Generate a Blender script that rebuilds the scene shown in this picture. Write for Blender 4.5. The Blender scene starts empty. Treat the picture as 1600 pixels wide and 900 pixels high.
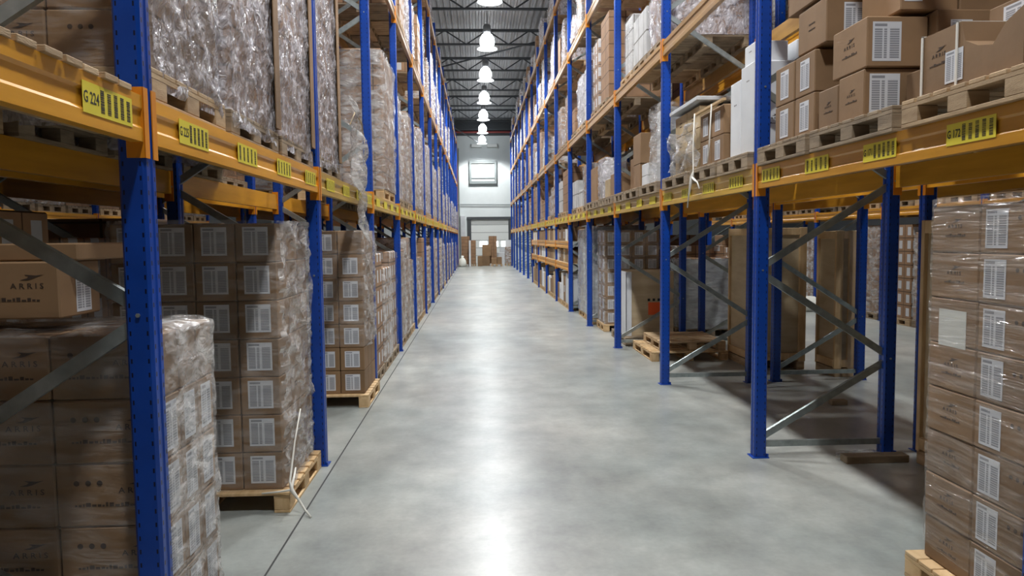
import bpy, math, random
from mathutils import Vector, Matrix, noise
random.seed(11)
R = random.Random(5)
SC = bpy.context.scene
COL = SC.collection

# ------------------------------------------------------------------ camera
F_PX, PITCH, YAW, ROLL, EYE = 1133.1, -0.0684, 0.0476, -0.0105, 1.7
fw = Vector((math.sin(YAW)*math.cos(PITCH), math.cos(YAW)*math.cos(PITCH), math.sin(PITCH)))
r0 = Vector((math.cos(YAW), -math.sin(YAW), 0)); u0 = r0.cross(fw)
rt = r0*math.cos(ROLL)+u0*math.sin(ROLL); up = -r0*math.sin(ROLL)+u0*math.cos(ROLL)
cd = bpy.data.cameras.new('camera'); cam = bpy.data.objects.new('camera', cd); COL.objects.link(cam)
M4 = Matrix((rt, up, -fw)).transposed().to_4x4(); M4.translation = (0, 0, EYE)
cam.matrix_world = M4
cd.sensor_width = 36; cd.lens = 36*F_PX/1600; cd.clip_end = 200; cd.clip_start = .05
SC.camera = cam
# ------------------------------------------------------------------ world, exposure
w = bpy.data.worlds.new('hall_air'); SC.world = w; w.use_nodes = True
w.node_tree.nodes['Background'].inputs[0].default_value = (.5, .6, .75, 1)
w.node_tree.nodes['Background'].inputs[1].default_value = .015
SC.view_settings.view_transform = 'Standard'; SC.view_settings.look = 'None'
SC.view_settings.gamma = 1; SC.view_settings.use_curve_mapping = False
SC.view_settings.exposure = 0.35
LAMP_W = 820
LAMP_COL = (.985, .99, .985)
LAMP_H = 8.2
LAMP_Y = [19.7-4.8*k for k in range(4, 0, -1)]+[19.7+4.8*k for k in range(7)]

# ------------------------------------------------------------------ helpers
ORD = ['nearest','first','second','third','fourth','fifth','sixth','seventh','eighth','ninth','tenth','eleventh','twelfth','thirteenth','fourteenth','fifteenth','sixteenth','seventeenth']
SEEN = {}
def tag(o, label=None, cat=None, group=None, kind=None):
    if label:
        o['label'] = label
        n = len(label.split())
        if n > 16 or n < 4: print('LABELWORDS', n, label)
        SEEN.setdefault(label, []).append((o.name, group))
    if cat: o['category'] = cat
    if group: o['group'] = group
    if kind: o['kind'] = kind
    return o
def mobj(name, mesh, parent=None, loc=(0,0,0), mat=None):
    o = bpy.data.objects.new(name, mesh); COL.objects.link(o)
    if parent is not None: o.parent = parent
    o.location = loc
    if mat is not None and not mesh.materials: mesh.materials.append(mat)
    return o
def empty(name, loc=(0,0,0)):
    o = bpy.data.objects.new(name, None); COL.objects.link(o); o.location = loc; o.empty_display_size = .1; return o
def copy_tree(o, parent=None):
    c = o.copy(); COL.objects.link(c); c.parent = parent
    for ch in KIDS.get(o.name, [x for x in o.children]): copy_tree(ch, c)
    return c
KIDS = {}
class MB:
    def __init__(s): s.v=[]; s.f=[]; s.uv=[]; s.sm=False
    def quad(s, a,b,c,d, uv=None):
        i=len(s.v); s.v += [tuple(a),tuple(b),tuple(c),tuple(d)]; s.f.append((i,i+1,i+2,i+3))
        s.uv.append(uv or ((0,0),(1,0),(1,1),(0,1)))
    def box(s, x0,x1,y0,y1,z0,z1, bev=0):
        if bev:
            prof=[(x0+bev,y0),(x1-bev,y0),(x1,y0+bev),(x1,y1-bev),(x1-bev,y1),(x0+bev,y1),(x0,y1-bev),(x0,y0+bev)]
            inn=[(x0+bev,y0+bev),(x1-bev,y0+bev),(x1-bev,y0+bev),(x1-bev,y1-bev),(x1-bev,y1-bev),(x0+bev,y1-bev),(x0+bev,y1-bev),(x0+bev,y0+bev)]
            rings=[[(x,y,z0) for x,y in inn],[(x,y,z0+bev) for x,y in prof],[(x,y,z1-bev) for x,y in prof],[(x,y,z1) for x,y in inn]]
            i=len(s.v)
            for r in rings: s.v+=r
            for k in range(3):
                for j in range(8):
                    a=i+k*8+j; b=i+k*8+(j+1)%8
                    s.f.append((a,b,b+8,a+8)); s.uv.append(((0,0),(1,0),(1,1),(0,1)))
            s.f.append(tuple(i+24+q for q in (0,1,3,5))); s.uv.append(((0,0),(1,0),(1,1),(0,1)))
            s.f.append(tuple(i+q for q in (5,3,1,0))); s.uv.append(((0,0),(1,0),(1,1),(0,1)))
            return s
        p=[(x0,y0,z0),(x1,y0,z0),(x1,y1,z0),(x0,y1,z0),(x0,y0,z1),(x1,y0,z1),(x1,y1,z1),(x0,y1,z1)]
        for q in ((0,3,2,1),(4,5,6,7),(0,1,5,4),(1,2,6,5),(2,3,7,6),(3,0,4,7)):
            s.quad(*[p[k] for k in q])
        return s
    def prism(s, poly, axis, a, b):           # poly list of 2D, extruded along axis from a to b
        def P(p, t):
            return {'x':(t,p[0],p[1]),'y':(p[0],t,p[1]),'z':(p[0],p[1],t)}[axis]
        n=len(poly); i=len(s.v)
        s.v += [P(p,a) for p in poly]+[P(p,b) for p in poly]
        for j in range(n):
            k=(j+1)%n; s.f.append((i+j,i+k,i+n+k,i+n+j)); s.uv.append(((0,0),(1,0),(1,1),(0,1)))
        s.f.append(tuple(range(i+n-1,i-1,-1))); s.uv.append([(0,0)]*n)
        s.f.append(tuple(range(i+n,i+2*n))); s.uv.append([(0,0)]*n)
        return s
    def bar(s, p, q, w, h=None, upv=(0,0,1)):
        h=h or w; p=Vector(p); q=Vector(q); d=(q-p).normalized(); U=Vector(upv)
        if abs(d.dot(U))>.98: U=Vector((1,0,0))
        a=d.cross(U).normalized(); b=a.cross(d).normalized()
        c=[(-1,-1),(1,-1),(1,1),(-1,1)]; i=len(s.v)
        for t in (p,q):
            for x,y in c: s.v.append(tuple(t+a*x*w/2+b*y*h/2))
        for j in range(4):
            k=(j+1)%4; s.f.append((i+j,i+k,i+4+k,i+4+j)); s.uv.append(((0,0),(1,0),(1,1),(0,1)))
        s.f.append((i+3,i+2,i+1,i)); s.uv.append([(0,0)]*4); s.f.append((i+4,i+5,i+6,i+7)); s.uv.append([(0,0)]*4)
        return s
    def tube(s, pts, r, n=8):
        pts=[Vector(p) for p in pts]; i=len(s.v)
        rs = r if isinstance(r,(list,tuple)) else [r]*len(pts)
        for k,p in enumerate(pts):
            d=(pts[min(k+1,len(pts)-1)]-pts[max(k-1,0)]).normalized()
            U=Vector((0,0,1)) if abs(d.z)<.9 else Vector((1,0,0))
            a=d.cross(U).normalized(); b=a.cross(d)
            for j in range(n):
                t=2*math.pi*j/n; s.v.append(tuple(p+a*rs[k]*math.cos(t)+b*rs[k]*math.sin(t)))
        for k in range(len(pts)-1):
            for j in range(n):
                a_=i+k*n+j; b_=i+k*n+(j+1)%n
                s.f.append((a_,b_,b_+n,a_+n)); s.uv.append(((0,0),(1,0),(1,1),(0,1)))
        s.f.append(tuple(range(i+n-1,i-1,-1))); s.uv.append([(0,0)]*n)
        e=i+(len(pts)-1)*n; s.f.append(tuple(range(e,e+n))); s.uv.append([(0,0)]*n)
        return s
    def lathe(s, prof, n=20, cx=0, cy=0):
        i=len(s.v)
        for r,z in prof:
            for j in range(n):
                t=2*math.pi*j/n; s.v.append((cx+r*math.cos(t),cy+r*math.sin(t),z))
        for k in range(len(prof)-1):
            for j in range(n):
                a=i+k*n+j; b=i+k*n+(j+1)%n
                s.f.append((a,b,b+n,a+n)); s.uv.append(((0,0),(1,0),(1,1),(0,1)))
        return s
    def mesh(s, name, mat=None, smooth=False):
        m=bpy.data.meshes.new(name); m.from_pydata(s.v,[],s.f)
        uvl=m.uv_layers.new(name='UVMap'); k=0
        flat=[]
        for u in s.uv:
            for t in u: flat += [t[0],t[1]]
        if len(flat)==2*len(m.loops): uvl.data.foreach_set('uv',flat)
        if smooth: m.polygons.foreach_set('use_smooth',[True]*len(m.polygons))
        m.update()
        if mat: m.materials.append(mat)
        return m
FACE = {  # u, up, normal
 'aisleL': Matrix(((0,0,1),(1,0,0),(0,1,0))),      # columns: u=+Y, up=+Z, n=+X
 'aisleR': Matrix(((0,0,-1),(-1,0,0),(0,1,0))),    # u=-Y, up=+Z, n=-X
 'front':  Matrix(((1,0,0),(0,0,-1),(0,1,0))),     # u=+X, up=+Z, n=-Y
}
def face_place(o, face, u, v, n, at):
    """put a flat piece (x=u, y=up, z=normal) on a face, at is the face's centre"""
    m = FACE[face]
    o.matrix_local = Matrix.Translation(Vector(at)+m@Vector((u,v,n))) @ m.to_4x4()

# ------------------------------------------------------------------ materials
def mat(name, col, rough=.6, metal=0, spec=.5, build=None, **kw):
    m=bpy.data.materials.new(name); m.use_nodes=True; nt=m.node_tree; b=nt.nodes['Principled BSDF']
    b.inputs['Base Color'].default_value=(*col,1); b.inputs['Roughness'].default_value=rough
    b.inputs['Metallic'].default_value=metal; b.inputs['Specular IOR Level'].default_value=spec
    for k,v in kw.items(): b.inputs[k].default_value=v
    if build: build(nt,b)
    return m
def N(nt,t,**kw):
    n=nt.nodes.new(t)
    for k,v in kw.items():
        if k in n.inputs: n.inputs[k].default_value=v
        else: setattr(n,k,v)
    return n
def ramp(nt, src, stops):
    r=nt.nodes.new('ShaderNodeValToRGB'); e=r.color_ramp.elements
    while len(e)<len(stops): e.new(.5)
    for i,(p,c) in enumerate(stops):
        e[i].position=p; e[i].color=(*c,1) if len(c)==3 else c
    nt.links.new(src,r.inputs[0]); return r.outputs[0]
def noisy(c1,c2,scale=6,stretch=(1,1,1),bump=0,bscale=40,detail=4,rough=None):
    def b(nt,bs):
        tc=N(nt,'ShaderNodeTexCoord'); mp=N(nt,'ShaderNodeMapping'); mp.inputs['Scale'].default_value=stretch
        nt.links.new(tc.outputs['Object'],mp.inputs[0])
        oi=N(nt,'ShaderNodeObjectInfo'); va=N(nt,'ShaderNodeVectorMath',operation='ADD')
        sc=N(nt,'ShaderNodeVectorMath',operation='SCALE'); sc.inputs[3].default_value=30
        cb=N(nt,'ShaderNodeCombineXYZ')
        for k in range(3): nt.links.new(oi.outputs['Random'],cb.inputs[k])
        nt.links.new(cb.outputs[0],sc.inputs[0]); nt.links.new(mp.outputs[0],va.inputs[0]); nt.links.new(sc.outputs[0],va.inputs[1])
        no=N(nt,'ShaderNodeTexNoise',Scale=scale,Detail=detail); nt.links.new(va.outputs[0],no.inputs['Vector'])
        c=ramp(nt,no.outputs[0],[(.3,c1),(.7,c2)])
        hs=N(nt,'ShaderNodeHueSaturation'); mr=N(nt,'ShaderNodeMapRange'); mr.inputs[3].default_value=.82; mr.inputs[4].default_value=1.15
        nt.links.new(oi.outputs['Random'],mr.inputs[0]); nt.links.new(mr.outputs[0],hs.inputs['Value'])
        nt.links.new(c,hs.inputs['Color']); nt.links.new(hs.outputs[0],bs.inputs['Base Color'])
        if rough:
            r=ramp(nt,no.outputs[0],[(.3,(rough[0],)*3),(.7,(rough[1],)*3)]); nt.links.new(r,bs.inputs['Roughness'])
        if bump:
            n2=N(nt,'ShaderNodeTexNoise',Scale=bscale,Detail=5); nt.links.new(va.outputs[0],n2.inputs['Vector'])
            bp=N(nt,'ShaderNodeBump',Strength=bump,Distance=.01); nt.links.new(n2.outputs[0],bp.inputs['Height']); nt.links.new(bp.outputs[0],bs.inputs['Normal'])
    return b
def floor_nodes(nt,bs):
    tc=N(nt,'ShaderNodeTexCoord')
    n1=N(nt,'ShaderNodeTexNoise',Scale=.45,Detail=5,Roughness=.55); n2=N(nt,'ShaderNodeTexNoise',Scale=2.6,Detail=9,Roughness=.66); n3=N(nt,'ShaderNodeTexNoise',Scale=30,Detail=4)
    n5=N(nt,'ShaderNodeTexNoise',Scale=1.1,Detail=9,Roughness=.6)
    mp=N(nt,'ShaderNodeMapping'); mp.inputs['Scale'].default_value=(1.3,.6,1); mp.inputs['Location'].default_value=(7,3,0); nt.links.new(tc.outputs['Object'],mp.inputs[0])
    for n in (n1,n2,n3): nt.links.new(tc.outputs['Object'],n.inputs['Vector'])
    nt.links.new(mp.outputs[0],n5.inputs['Vector'])
    c1=ramp(nt,n1.outputs[0],[(.25,(.255,.295,.29)),(.75,(.45,.44,.405))])
    c2=ramp(nt,n2.outputs[0],[(.25,(.25,.25,.24)),(.75,(1.5,1.49,1.47))])
    c3=ramp(nt,n3.outputs[0],[(.2,(.8,.8,.8)),(.8,(1.12,1.12,1.12))])
    c5=ramp(nt,n5.outputs[0],[(.25,(.05,.05,.05)),(.75,(1.75,1.75,1.74))])
    last=c1
    for c,f in ((c2,.4),(c3,.4),(c5,.38)):
        mx=N(nt,'ShaderNodeMixRGB',blend_type='MULTIPLY'); mx.inputs[0].default_value=f
        nt.links.new(last,mx.inputs[1]); nt.links.new(c,mx.inputs[2]); last=mx.outputs[0]
    nt.links.new(last,bs.inputs['Base Color'])
    bs.inputs['Roughness'].default_value=.29
    n4=N(nt,'ShaderNodeTexNoise',Scale=1.1,Detail=1); nt.links.new(tc.outputs['Object'],n4.inputs['Vector'])
    bp=N(nt,'ShaderNodeBump',Strength=.3,Distance=.02); nt.links.new(n4.outputs[0],bp.inputs['Height']); nt.links.new(bp.outputs[0],bs.inputs['Normal'])
def carton_pattern(labels, bw=.4, bh=.24, base=(.36,.21,.115)):
    def b(nt,bs):
        tc=N(nt,'ShaderNodeTexCoord'); sp=N(nt,'ShaderNodeSeparateXYZ'); nt.links.new(tc.outputs['Object'],sp.inputs[0])
        def mth(op,a,b_=None):
            n=N(nt,'ShaderNodeMath',operation=op)
            for i,x in enumerate((a,b_)):
                if x is None: continue
                if isinstance(x,(int,float)): n.inputs[i].default_value=x
                else: nt.links.new(x,n.inputs[i])
            return n.outputs[0]
        h=mth('ADD',mth('ADD',sp.outputs[0],sp.outputs[1]),10.03)
        fu=mth('FRACT',mth('DIVIDE',h,bw)); fv=mth('FRACT',mth('DIVIDE',mth('ADD',sp.outputs[2],10*bh),bh))
        def band(x,a,b_): return mth('MULTIPLY',mth('GREATER_THAN',x,a),mth('LESS_THAN',x,b_))
        body=mth('MULTIPLY',band(fu,.025,.975),band(fv,.035,.965))
        no=N(nt,'ShaderNodeTexNoise',Scale=5,Detail=3); nt.links.new(tc.outputs['Object'],no.inputs['Vector'])
        c=ramp(nt,no.outputs[0],[(.3,tuple(x*.8 for x in base)),(.7,tuple(x*1.15 for x in base))])
        m=N(nt,'ShaderNodeMixRGB'); nt.links.new(body,m.inputs[0]); m.inputs[1].default_value=(base[0]*.3,base[1]*.28,base[2]*.25,1); nt.links.new(c,m.inputs[2])
        out=m.outputs[0]
        if labels:
            lab=mth('MULTIPLY',band(fu,.3,.7),band(fv,.2,.8))
            m2=N(nt,'ShaderNodeMixRGB'); nt.links.new(lab,m2.inputs[0]); nt.links.new(out,m2.inputs[1]); m2.inputs[2].default_value=(.55,.56,.58,1); out=m2.outputs[0]
        nt.links.new(out,bs.inputs['Base Color'])
    return b
def label_nodes(nt,bs):
    tc=N(nt,'ShaderNodeTexCoord'); sp=N(nt,'ShaderNodeSeparateXYZ'); nt.links.new(tc.outputs['UV'],sp.inputs[0])
    def mth(op,a,b_=None):
        n=N(nt,'ShaderNodeMath',operation=op)
        for i,x in enumerate((a,b_)):
            if x is None: continue
            if isinstance(x,(int,float)): n.inputs[i].default_value=x
            else: nt.links.new(x,n.inputs[i])
        return n.outputs[0]
    U,V=sp.outputs[0],sp.outputs[1]
    def band(x,a,b_): return mth('MULTIPLY',mth('GREATER_THAN',x,a),mth('LESS_THAN',x,b_))
    cols=mth('ADD',mth('ADD',band(U,.07,.34),band(U,.395,.5)),band(U,.6,.93))
    rows=mth('MULTIPLY',mth('GREATER_THAN',mth('FRACT',mth('MULTIPLY',V,17)),.25),band(V,.06,.84))
    head=mth('MULTIPLY',band(V,.88,.95),band(U,.07,.5))
    k=mth('MINIMUM',mth('ADD',mth('MULTIPLY',cols,rows),head),1)
    m=N(nt,'ShaderNodeMixRGB'); nt.links.new(k,m.inputs[0]); m.inputs[1].default_value=(.66,.68,.72,1); m.inputs[2].default_value=(.27,.28,.31,1)
    nt.links.new(m.outputs[0],bs.inputs['Base Color'])
def holes_nodes(base):
    def b(nt,bs):
        tc=N(nt,'ShaderNodeTexCoord'); sp=N(nt,'ShaderNodeSeparateXYZ'); nt.links.new(tc.outputs['Object'],sp.inputs[0])
        def mth(op,a,b_=None):
            n=N(nt,'ShaderNodeMath',operation=op)
            for i,x in enumerate((a,b_)):
                if x is None: continue
                if isinstance(x,(int,float)): n.inputs[i].default_value=x
                else: nt.links.new(x,n.inputs[i])
            return n.outputs[0]
        # two columns of slots on the aisle faces and one on the side faces, every 5 cm
        dz=mth('ABSOLUTE',mth('SUBTRACT',mth('FRACT',mth('MULTIPLY',sp.outputs[2],20)),.5))
        hz=mth('LESS_THAN',dz,.17)
        cy=mth('LESS_THAN',mth('ABSOLUTE',mth('SUBTRACT',mth('ABSOLUTE',sp.outputs[1]),.026)),.0045)
        ax=mth('GREATER_THAN',mth('ABSOLUTE',sp.outputs[0]),.0465)
        cx=mth('LESS_THAN',mth('ABSOLUTE',mth('SUBTRACT',mth('ABSOLUTE',sp.outputs[0]),.03)),.003)
        ay=mth('GREATER_THAN',mth('ABSOLUTE',sp.outputs[1]),.0445)
        k=mth('MULTIPLY',hz,mth('MINIMUM',mth('ADD',mth('MULTIPLY',cy,ax),mth('MULTIPLY',cx,ay)),1))
        no=N(nt,'ShaderNodeTexNoise',Scale=7,Detail=5); nt.links.new(tc.outputs['Object'],no.inputs['Vector'])
        c=ramp(nt,no.outputs[0],[(.3,tuple(x*.85 for x in base)),(.7,tuple(x*1.1 for x in base))])
        m=N(nt,'ShaderNodeMixRGB'); nt.links.new(k,m.inputs[0]); nt.links.new(c,m.inputs[1]); m.inputs[2].default_value=(.002,.003,.02,1)
        nt.links.new(m.outputs[0],bs.inputs['Base Color'])
    return b
def film(name, lo, hi, rough=.16, col=(.74,.73,.72), stretch=(4,4,9), bump=.9, scale=1.6, dist=.03):
    m=bpy.data.materials.new(name); m.use_nodes=True; nt=m.node_tree; b=nt.nodes['Principled BSDF']; out=nt.nodes['Material Output']
    b.inputs['Base Color'].default_value=(*col,1); b.inputs['Roughness'].default_value=rough; b.inputs['Specular IOR Level'].default_value=1.0
    b.inputs['Coat Weight'].default_value=.6; b.inputs['Coat Roughness'].default_value=.06
    tc=N(nt,'ShaderNodeTexCoord'); mp=N(nt,'ShaderNodeMapping'); mp.inputs['Scale'].default_value=stretch; mp.inputs['Rotation'].default_value=(.45,.25,0)
    nt.links.new(tc.outputs['Object'],mp.inputs[0])
    n1=N(nt,'ShaderNodeTexNoise',Scale=scale,Detail=3,Distortion=1.2); nt.links.new(mp.outputs[0],n1.inputs['Vector'])
    bp=N(nt,'ShaderNodeBump',Strength=bump,Distance=dist); nt.links.new(n1.outputs[0],bp.inputs['Height']); nt.links.new(bp.outputs[0],b.inputs['Normal']); nt.links.new(bp.outputs[0],b.inputs['Coat Normal'])
    n2=N(nt,'ShaderNodeTexNoise',Scale=scale*.7,Detail=4,Distortion=.8); nt.links.new(mp.outputs[0],n2.inputs['Vector'])
    mr=N(nt,'ShaderNodeMapRange'); mr.inputs[1].default_value=.35; mr.inputs[2].default_value=.7; mr.inputs[3].default_value=lo; mr.inputs[4].default_value=hi
    nt.links.new(n2.outputs[0],mr.inputs[0])
    tr=N(nt,'ShaderNodeBsdfTransparent'); mx=N(nt,'ShaderNodeMixShader')
    nt.links.new(mr.outputs[0],mx.inputs[0]); nt.links.new(tr.outputs[0],mx.inputs[1]); nt.links.new(b.outputs[0],mx.inputs[2]); nt.links.new(mx.outputs[0],out.inputs[0])
    return m
M={}
M['floor']=mat('polished_concrete',(.3,.32,.31),.2,spec=.42,build=floor_nodes)
M['joint']=mat('joint_filler',(.035,.035,.035),.8)
BLUE=(.003,.05,.33)
M['blue']=mat('blue_paint',BLUE,.32,spec=.5,build=holes_nodes(BLUE))
M['blue_plain']=mat('blue_paint_plain',BLUE,.35)
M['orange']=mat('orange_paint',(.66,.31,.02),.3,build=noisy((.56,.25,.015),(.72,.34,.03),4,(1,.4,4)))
M['orange_sheen']=mat('orange_paint_lamp_sheen',(.36,.2,.06),.3,build=noisy((.3,.16,.05),(.42,.24,.07),4,(1,.4,4)))  # upper beams: browner tone puts the lamps' sheen into the base colour
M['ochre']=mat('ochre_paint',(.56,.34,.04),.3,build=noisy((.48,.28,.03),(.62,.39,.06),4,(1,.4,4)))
M['orange_deep']=mat('orange_connector_paint',(.70,.25,.012),.35)
M['yellow']=mat('yellow_sticker',(.72,.6,.04),.5)
M['ink']=mat('black_ink',(.015,.014,.013),.7)
M['inkb']=mat('printed_black_on_board',(.05,.03,.02),.8)
M['galv']=mat('galvanised_steel',(.33,.38,.38),.38,metal=.75,build=noisy((.27,.31,.31),(.42,.47,.47),14))
M['wood']=mat('pallet_pine',(.5,.34,.18),.75,build=noisy((.34,.225,.12),(.54,.39,.23),5,(1,1,6),.3,60))
M['wood_old']=mat('weathered_pine',(.3,.22,.14),.8,build=noisy((.19,.14,.09),(.38,.29,.19),5,(1,1,5),.3,60))
M['wood_new']=mat('fresh_pine',(.62,.43,.22),.7,build=noisy((.5,.32,.15),(.66,.47,.26),4,(6,1,1),.2,60))
M['ply']=mat('plywood_board',(.55,.42,.25),.6,build=noisy((.46,.35,.21),(.6,.48,.31),2,(1,1,5)))
M['carton']=mat('corrugated_board',(.24,.145,.073),.72,build=noisy((.205,.122,.06),(.27,.163,.083),3,(1,1,1),.12,18))
M['carton_white']=mat('white_board',(.66,.68,.7),.6,build=noisy((.6,.62,.65),(.7,.72,.74),3))
M['carton_yel']=mat('pale_board',(.48,.36,.2),.7,build=noisy((.42,.31,.17),(.52,.4,.24),3))
M['tape']=mat('parcel_tape',(.27,.15,.075),.3)
M['label']=mat('shipping_label',(.7,.7,.72),.45,build=label_nodes)
M['paper']=mat('plain_paper',(.68,.7,.66),.6)
M['red']=mat('orange_red_sticker',(.85,.13,.03),.5)
M['pink']=mat('red_mark',(.6,.08,.06),.5)
M['strap']=mat('white_strapping',(.72,.7,.64),.5)
M['load_plain']=mat('stacked_boards_plain',(.36,.21,.12),.7,build=carton_pattern(False,.41,.215,(.28,.16,.085)))
M['load_label']=mat('stacked_boards_labelled',(.36,.21,.12),.7,build=carton_pattern(True,.26,.25,(.3,.175,.095)))
M['load_white']=mat('stacked_white_boards',(.6,.6,.62),.65,build=carton_pattern(False,.3,.3,(.5,.5,.5)))
M['film_clear']=film('stretch_film_clear',.03,.3,.14,bump=.55,stretch=(3,3,14))
M['film_mid']=film('stretch_film_hazy',.1,.72,.16,bump=.8,stretch=(5,5,11))
M['film_cloudy']=film('stretch_film_thick',.22,.95,.1,(.74,.72,.77),bump=1.0,stretch=(7,7,5),scale=2.6,dist=.04)
M['film_tight']=film('stretch_film_tight',.05,.4,.09,(.5,.46,.42),bump=1.0,stretch=(1.6,1.6,22),scale=1.5,dist=.03)
M['film_grey']=film('stretch_film_grey',.6,.97,.22,(.5,.53,.55),bump=.4,stretch=(4,4,10))
M['wall']=mat('white_wall_panel',(.72,.77,.77),.6,build=noisy((.66,.71,.71),(.75,.8,.8),.8))
M['wall_dim']=mat('grey_wall',(.16,.17,.18),.8)
M['deck']=mat('corrugated_roof_deck',(.3,.31,.33),.5,build=noisy((.22,.23,.245),(.36,.37,.39),1.2,(1,.3,1)))
M['truss']=mat('dark_truss_paint',(.035,.04,.045),.6)
M['rust']=mat('red_oxide_pipe',(.22,.035,.03),.6)
M['duct']=mat('grey_duct_frame',(.22,.25,.25),.5)
M['panel']=mat('door_panel_white',(.68,.7,.68),.5)
M['dark']=mat('dark_door_frame',(.05,.055,.06),.6)
M['housing']=mat('lamp_housing',(.25,.26,.27),.4,metal=.6)
M['sack']=mat('white_sack',(.68,.7,.64),.7,build=noisy((.6,.62,.56),(.72,.73,.68),6,bump=.5,bscale=12))
m=mat('lit_acrylic',(.9,.95,1),.4); b=m.node_tree.nodes['Principled BSDF']; b.inputs['Emission Color'].default_value=(.92,.97,1,1); b.inputs['Emission Strength'].default_value=16; M['lit']=m
m=mat('lit_skirt',(.9,.95,1),.4); b=m.node_tree.nodes['Principled BSDF']; b.inputs['Emission Color'].default_value=(.92,.97,1,1); b.inputs['Emission Strength'].default_value=4; M['lit2']=m

# ------------------------------------------------------------------ room shell
X0,X1,Y0,Y1,ZC=-14.0,19.0,-7.0,50.5,9.75
def struct(name,mb,mt,smooth=False):
    return tag(mobj(name,mb.mesh(name,mt,smooth)),kind='structure')
struct('floor',MB().box(X0-.2,X1+.2,Y0-.2,Y1+.3,-.2,0),M['floor'])
mb=MB(); n=int((X1-X0)/.22); prof=[]
for i in range(n):
    x=X0+i*.22
    prof+=[(x,ZC),(x+.07,ZC),(x+.095,ZC+.07),(x+.195,ZC+.07)]
prof+=[(X1,ZC),(X1+.2,ZC),(X1+.2,ZC+.3),(X0-.2,ZC+.3),(X0-.2,ZC)]
mb.prism(prof,'y',Y0-.2,Y1+.2)
struct('ceiling',mb,M['deck'])
WH=ZC+.1
mb=MB()
DX0,DX1,DH=-.66,2.5,3.2                # dock door opening
mb.box(X0-.2,DX0,Y1,Y1+.2,0,WH); mb.box(DX1,X1+.2,Y1,Y1+.2,0,WH); mb.box(DX0,DX1,Y1,Y1+.2,DH,WH)
for z in (4.75,6.3): mb.box(X0,X1,Y1-.004,Y1,z,z+.012)
struct('wall_far',mb,M['wall'])
struct('wall_left',MB().box(X0-.2,X0,Y0,Y1,0,WH),M['wall_dim'])
struct('wall_right',MB().box(X1,X1+.2,Y0,Y1,0,WH),M['wall_dim'])
struct('wall_near',MB().box(X0-.2,X1+.2,Y0-.2,Y0,0,WH),M['wall_dim'])
# dock door: leaf, frame, window strip
mb=MB()
for k in range(6): mb.box(DX0+.28,DX1-.3,Y1+.06,Y1+.1,k*.53+.01,(k+1)*.53-.01,)
d=tag(mobj('door_1',mb.mesh('door_1',M['panel'])),kind='structure')
mb=MB(); mb.box(DX0,DX0+.28,Y1-.06,Y1+.12,0,DH); mb.box(DX1-.3,DX1,Y1-.06,Y1+.12,0,DH); mb.box(DX0-.02,DX1+.02,Y1-.08,Y1+.12,DH-.18,DH)
mobj('door_frame',mb.mesh('door_frame',M['dark']),d)
for k in range(3):
    mobj('door_pane',MB().box(.2+k*.75,.72+k*.75,Y1+.04,Y1+.06,1.15,1.5).mesh('door_pane',M['lit2']),d)
struct('trim_1',MB().box(X0,X1,Y1-.3,Y1,8.75,9.75),M['truss'])
mb=MB(); 
mb.tube([(X0,Y1-.4,8.95),(X1,Y1-.4,8.95)],.07)
tag(mobj('sprinkler_main_pipe',mb.mesh('sprinkler_main_pipe',M['rust'])),'dark red pipe running across the top of the far wall','pipe')
# expansion joints of the floor
mb=MB(); mb.box(-1.105,-1.095,1.5,Y1-1,0.0005,.002); struct('trim_2',mb,M['joint'])
for k,y in enumerate((9.4,17.8,26.2,34.6)):
    pass
# things on the far wall
t=empty('wall_grille',(.48,Y1,6.25))
mb=MB()
for a in ((-.94,.94,.62,.8),(-.94,.94,-.78,-.6),(-.94,-.78,-.6,.62),(.78,.94,-.6,.62)): mb.box(a[0],a[1],-.16,0,a[2],a[3])
mobj('frame',mb.mesh('grille_frame',M['duct']),t)
mb=MB().box(-.78,.78,-.05,0,-.6,.62); mobj('panel',mb.mesh('grille_panel',M['panel']),t)
mobj('crossbar',MB().box(-.78,.78,-.1,-.05,-.42,-.34).mesh('crossbar',M['duct']),t)
tag(t,'grey square ventilation grille high on the white far wall','vent')
for nm,x in (('left',-.3),('right',.78)):
    o=mobj('wall_box',MB().box(0,.7,-.25,0,0,.22,.02).mesh('wall_box',M['panel']),loc=(x,Y1,7.95))
    tag(o,f'small white equipment box above the grille, the {nm} of the two','box',None)
o=mobj('wall_pipe',MB().tube([(-1.6,Y1-.08,4.08),(3.2,Y1-.08,4.02)],.03).mesh('wall_pipe',M['duct'])); tag(o,'thin horizontal pipe across the far wall above the dock door','pipe')
for k,x in enumerate((-1.32,-1.18)):
    o=mobj('riser_pipe',MB().tube([(x,Y1-.1,0),(x,Y1-.1,[8.7,7.9][k])],.035).mesh('riser_pipe',[M['rust'],M['duct']][k])); tag(o,['dark red','grey'][k]+' vertical pipe on the far wall left of the dock door','pipe')
o=mobj('wall_cabinet',MB().box(-1.12,-.78,Y1-.22,Y1,0,3.3,.02).mesh('wall_cabinet',M['carton_white'])); tag(o,'tall narrow white cover beside the dock door','cabinet')

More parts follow.
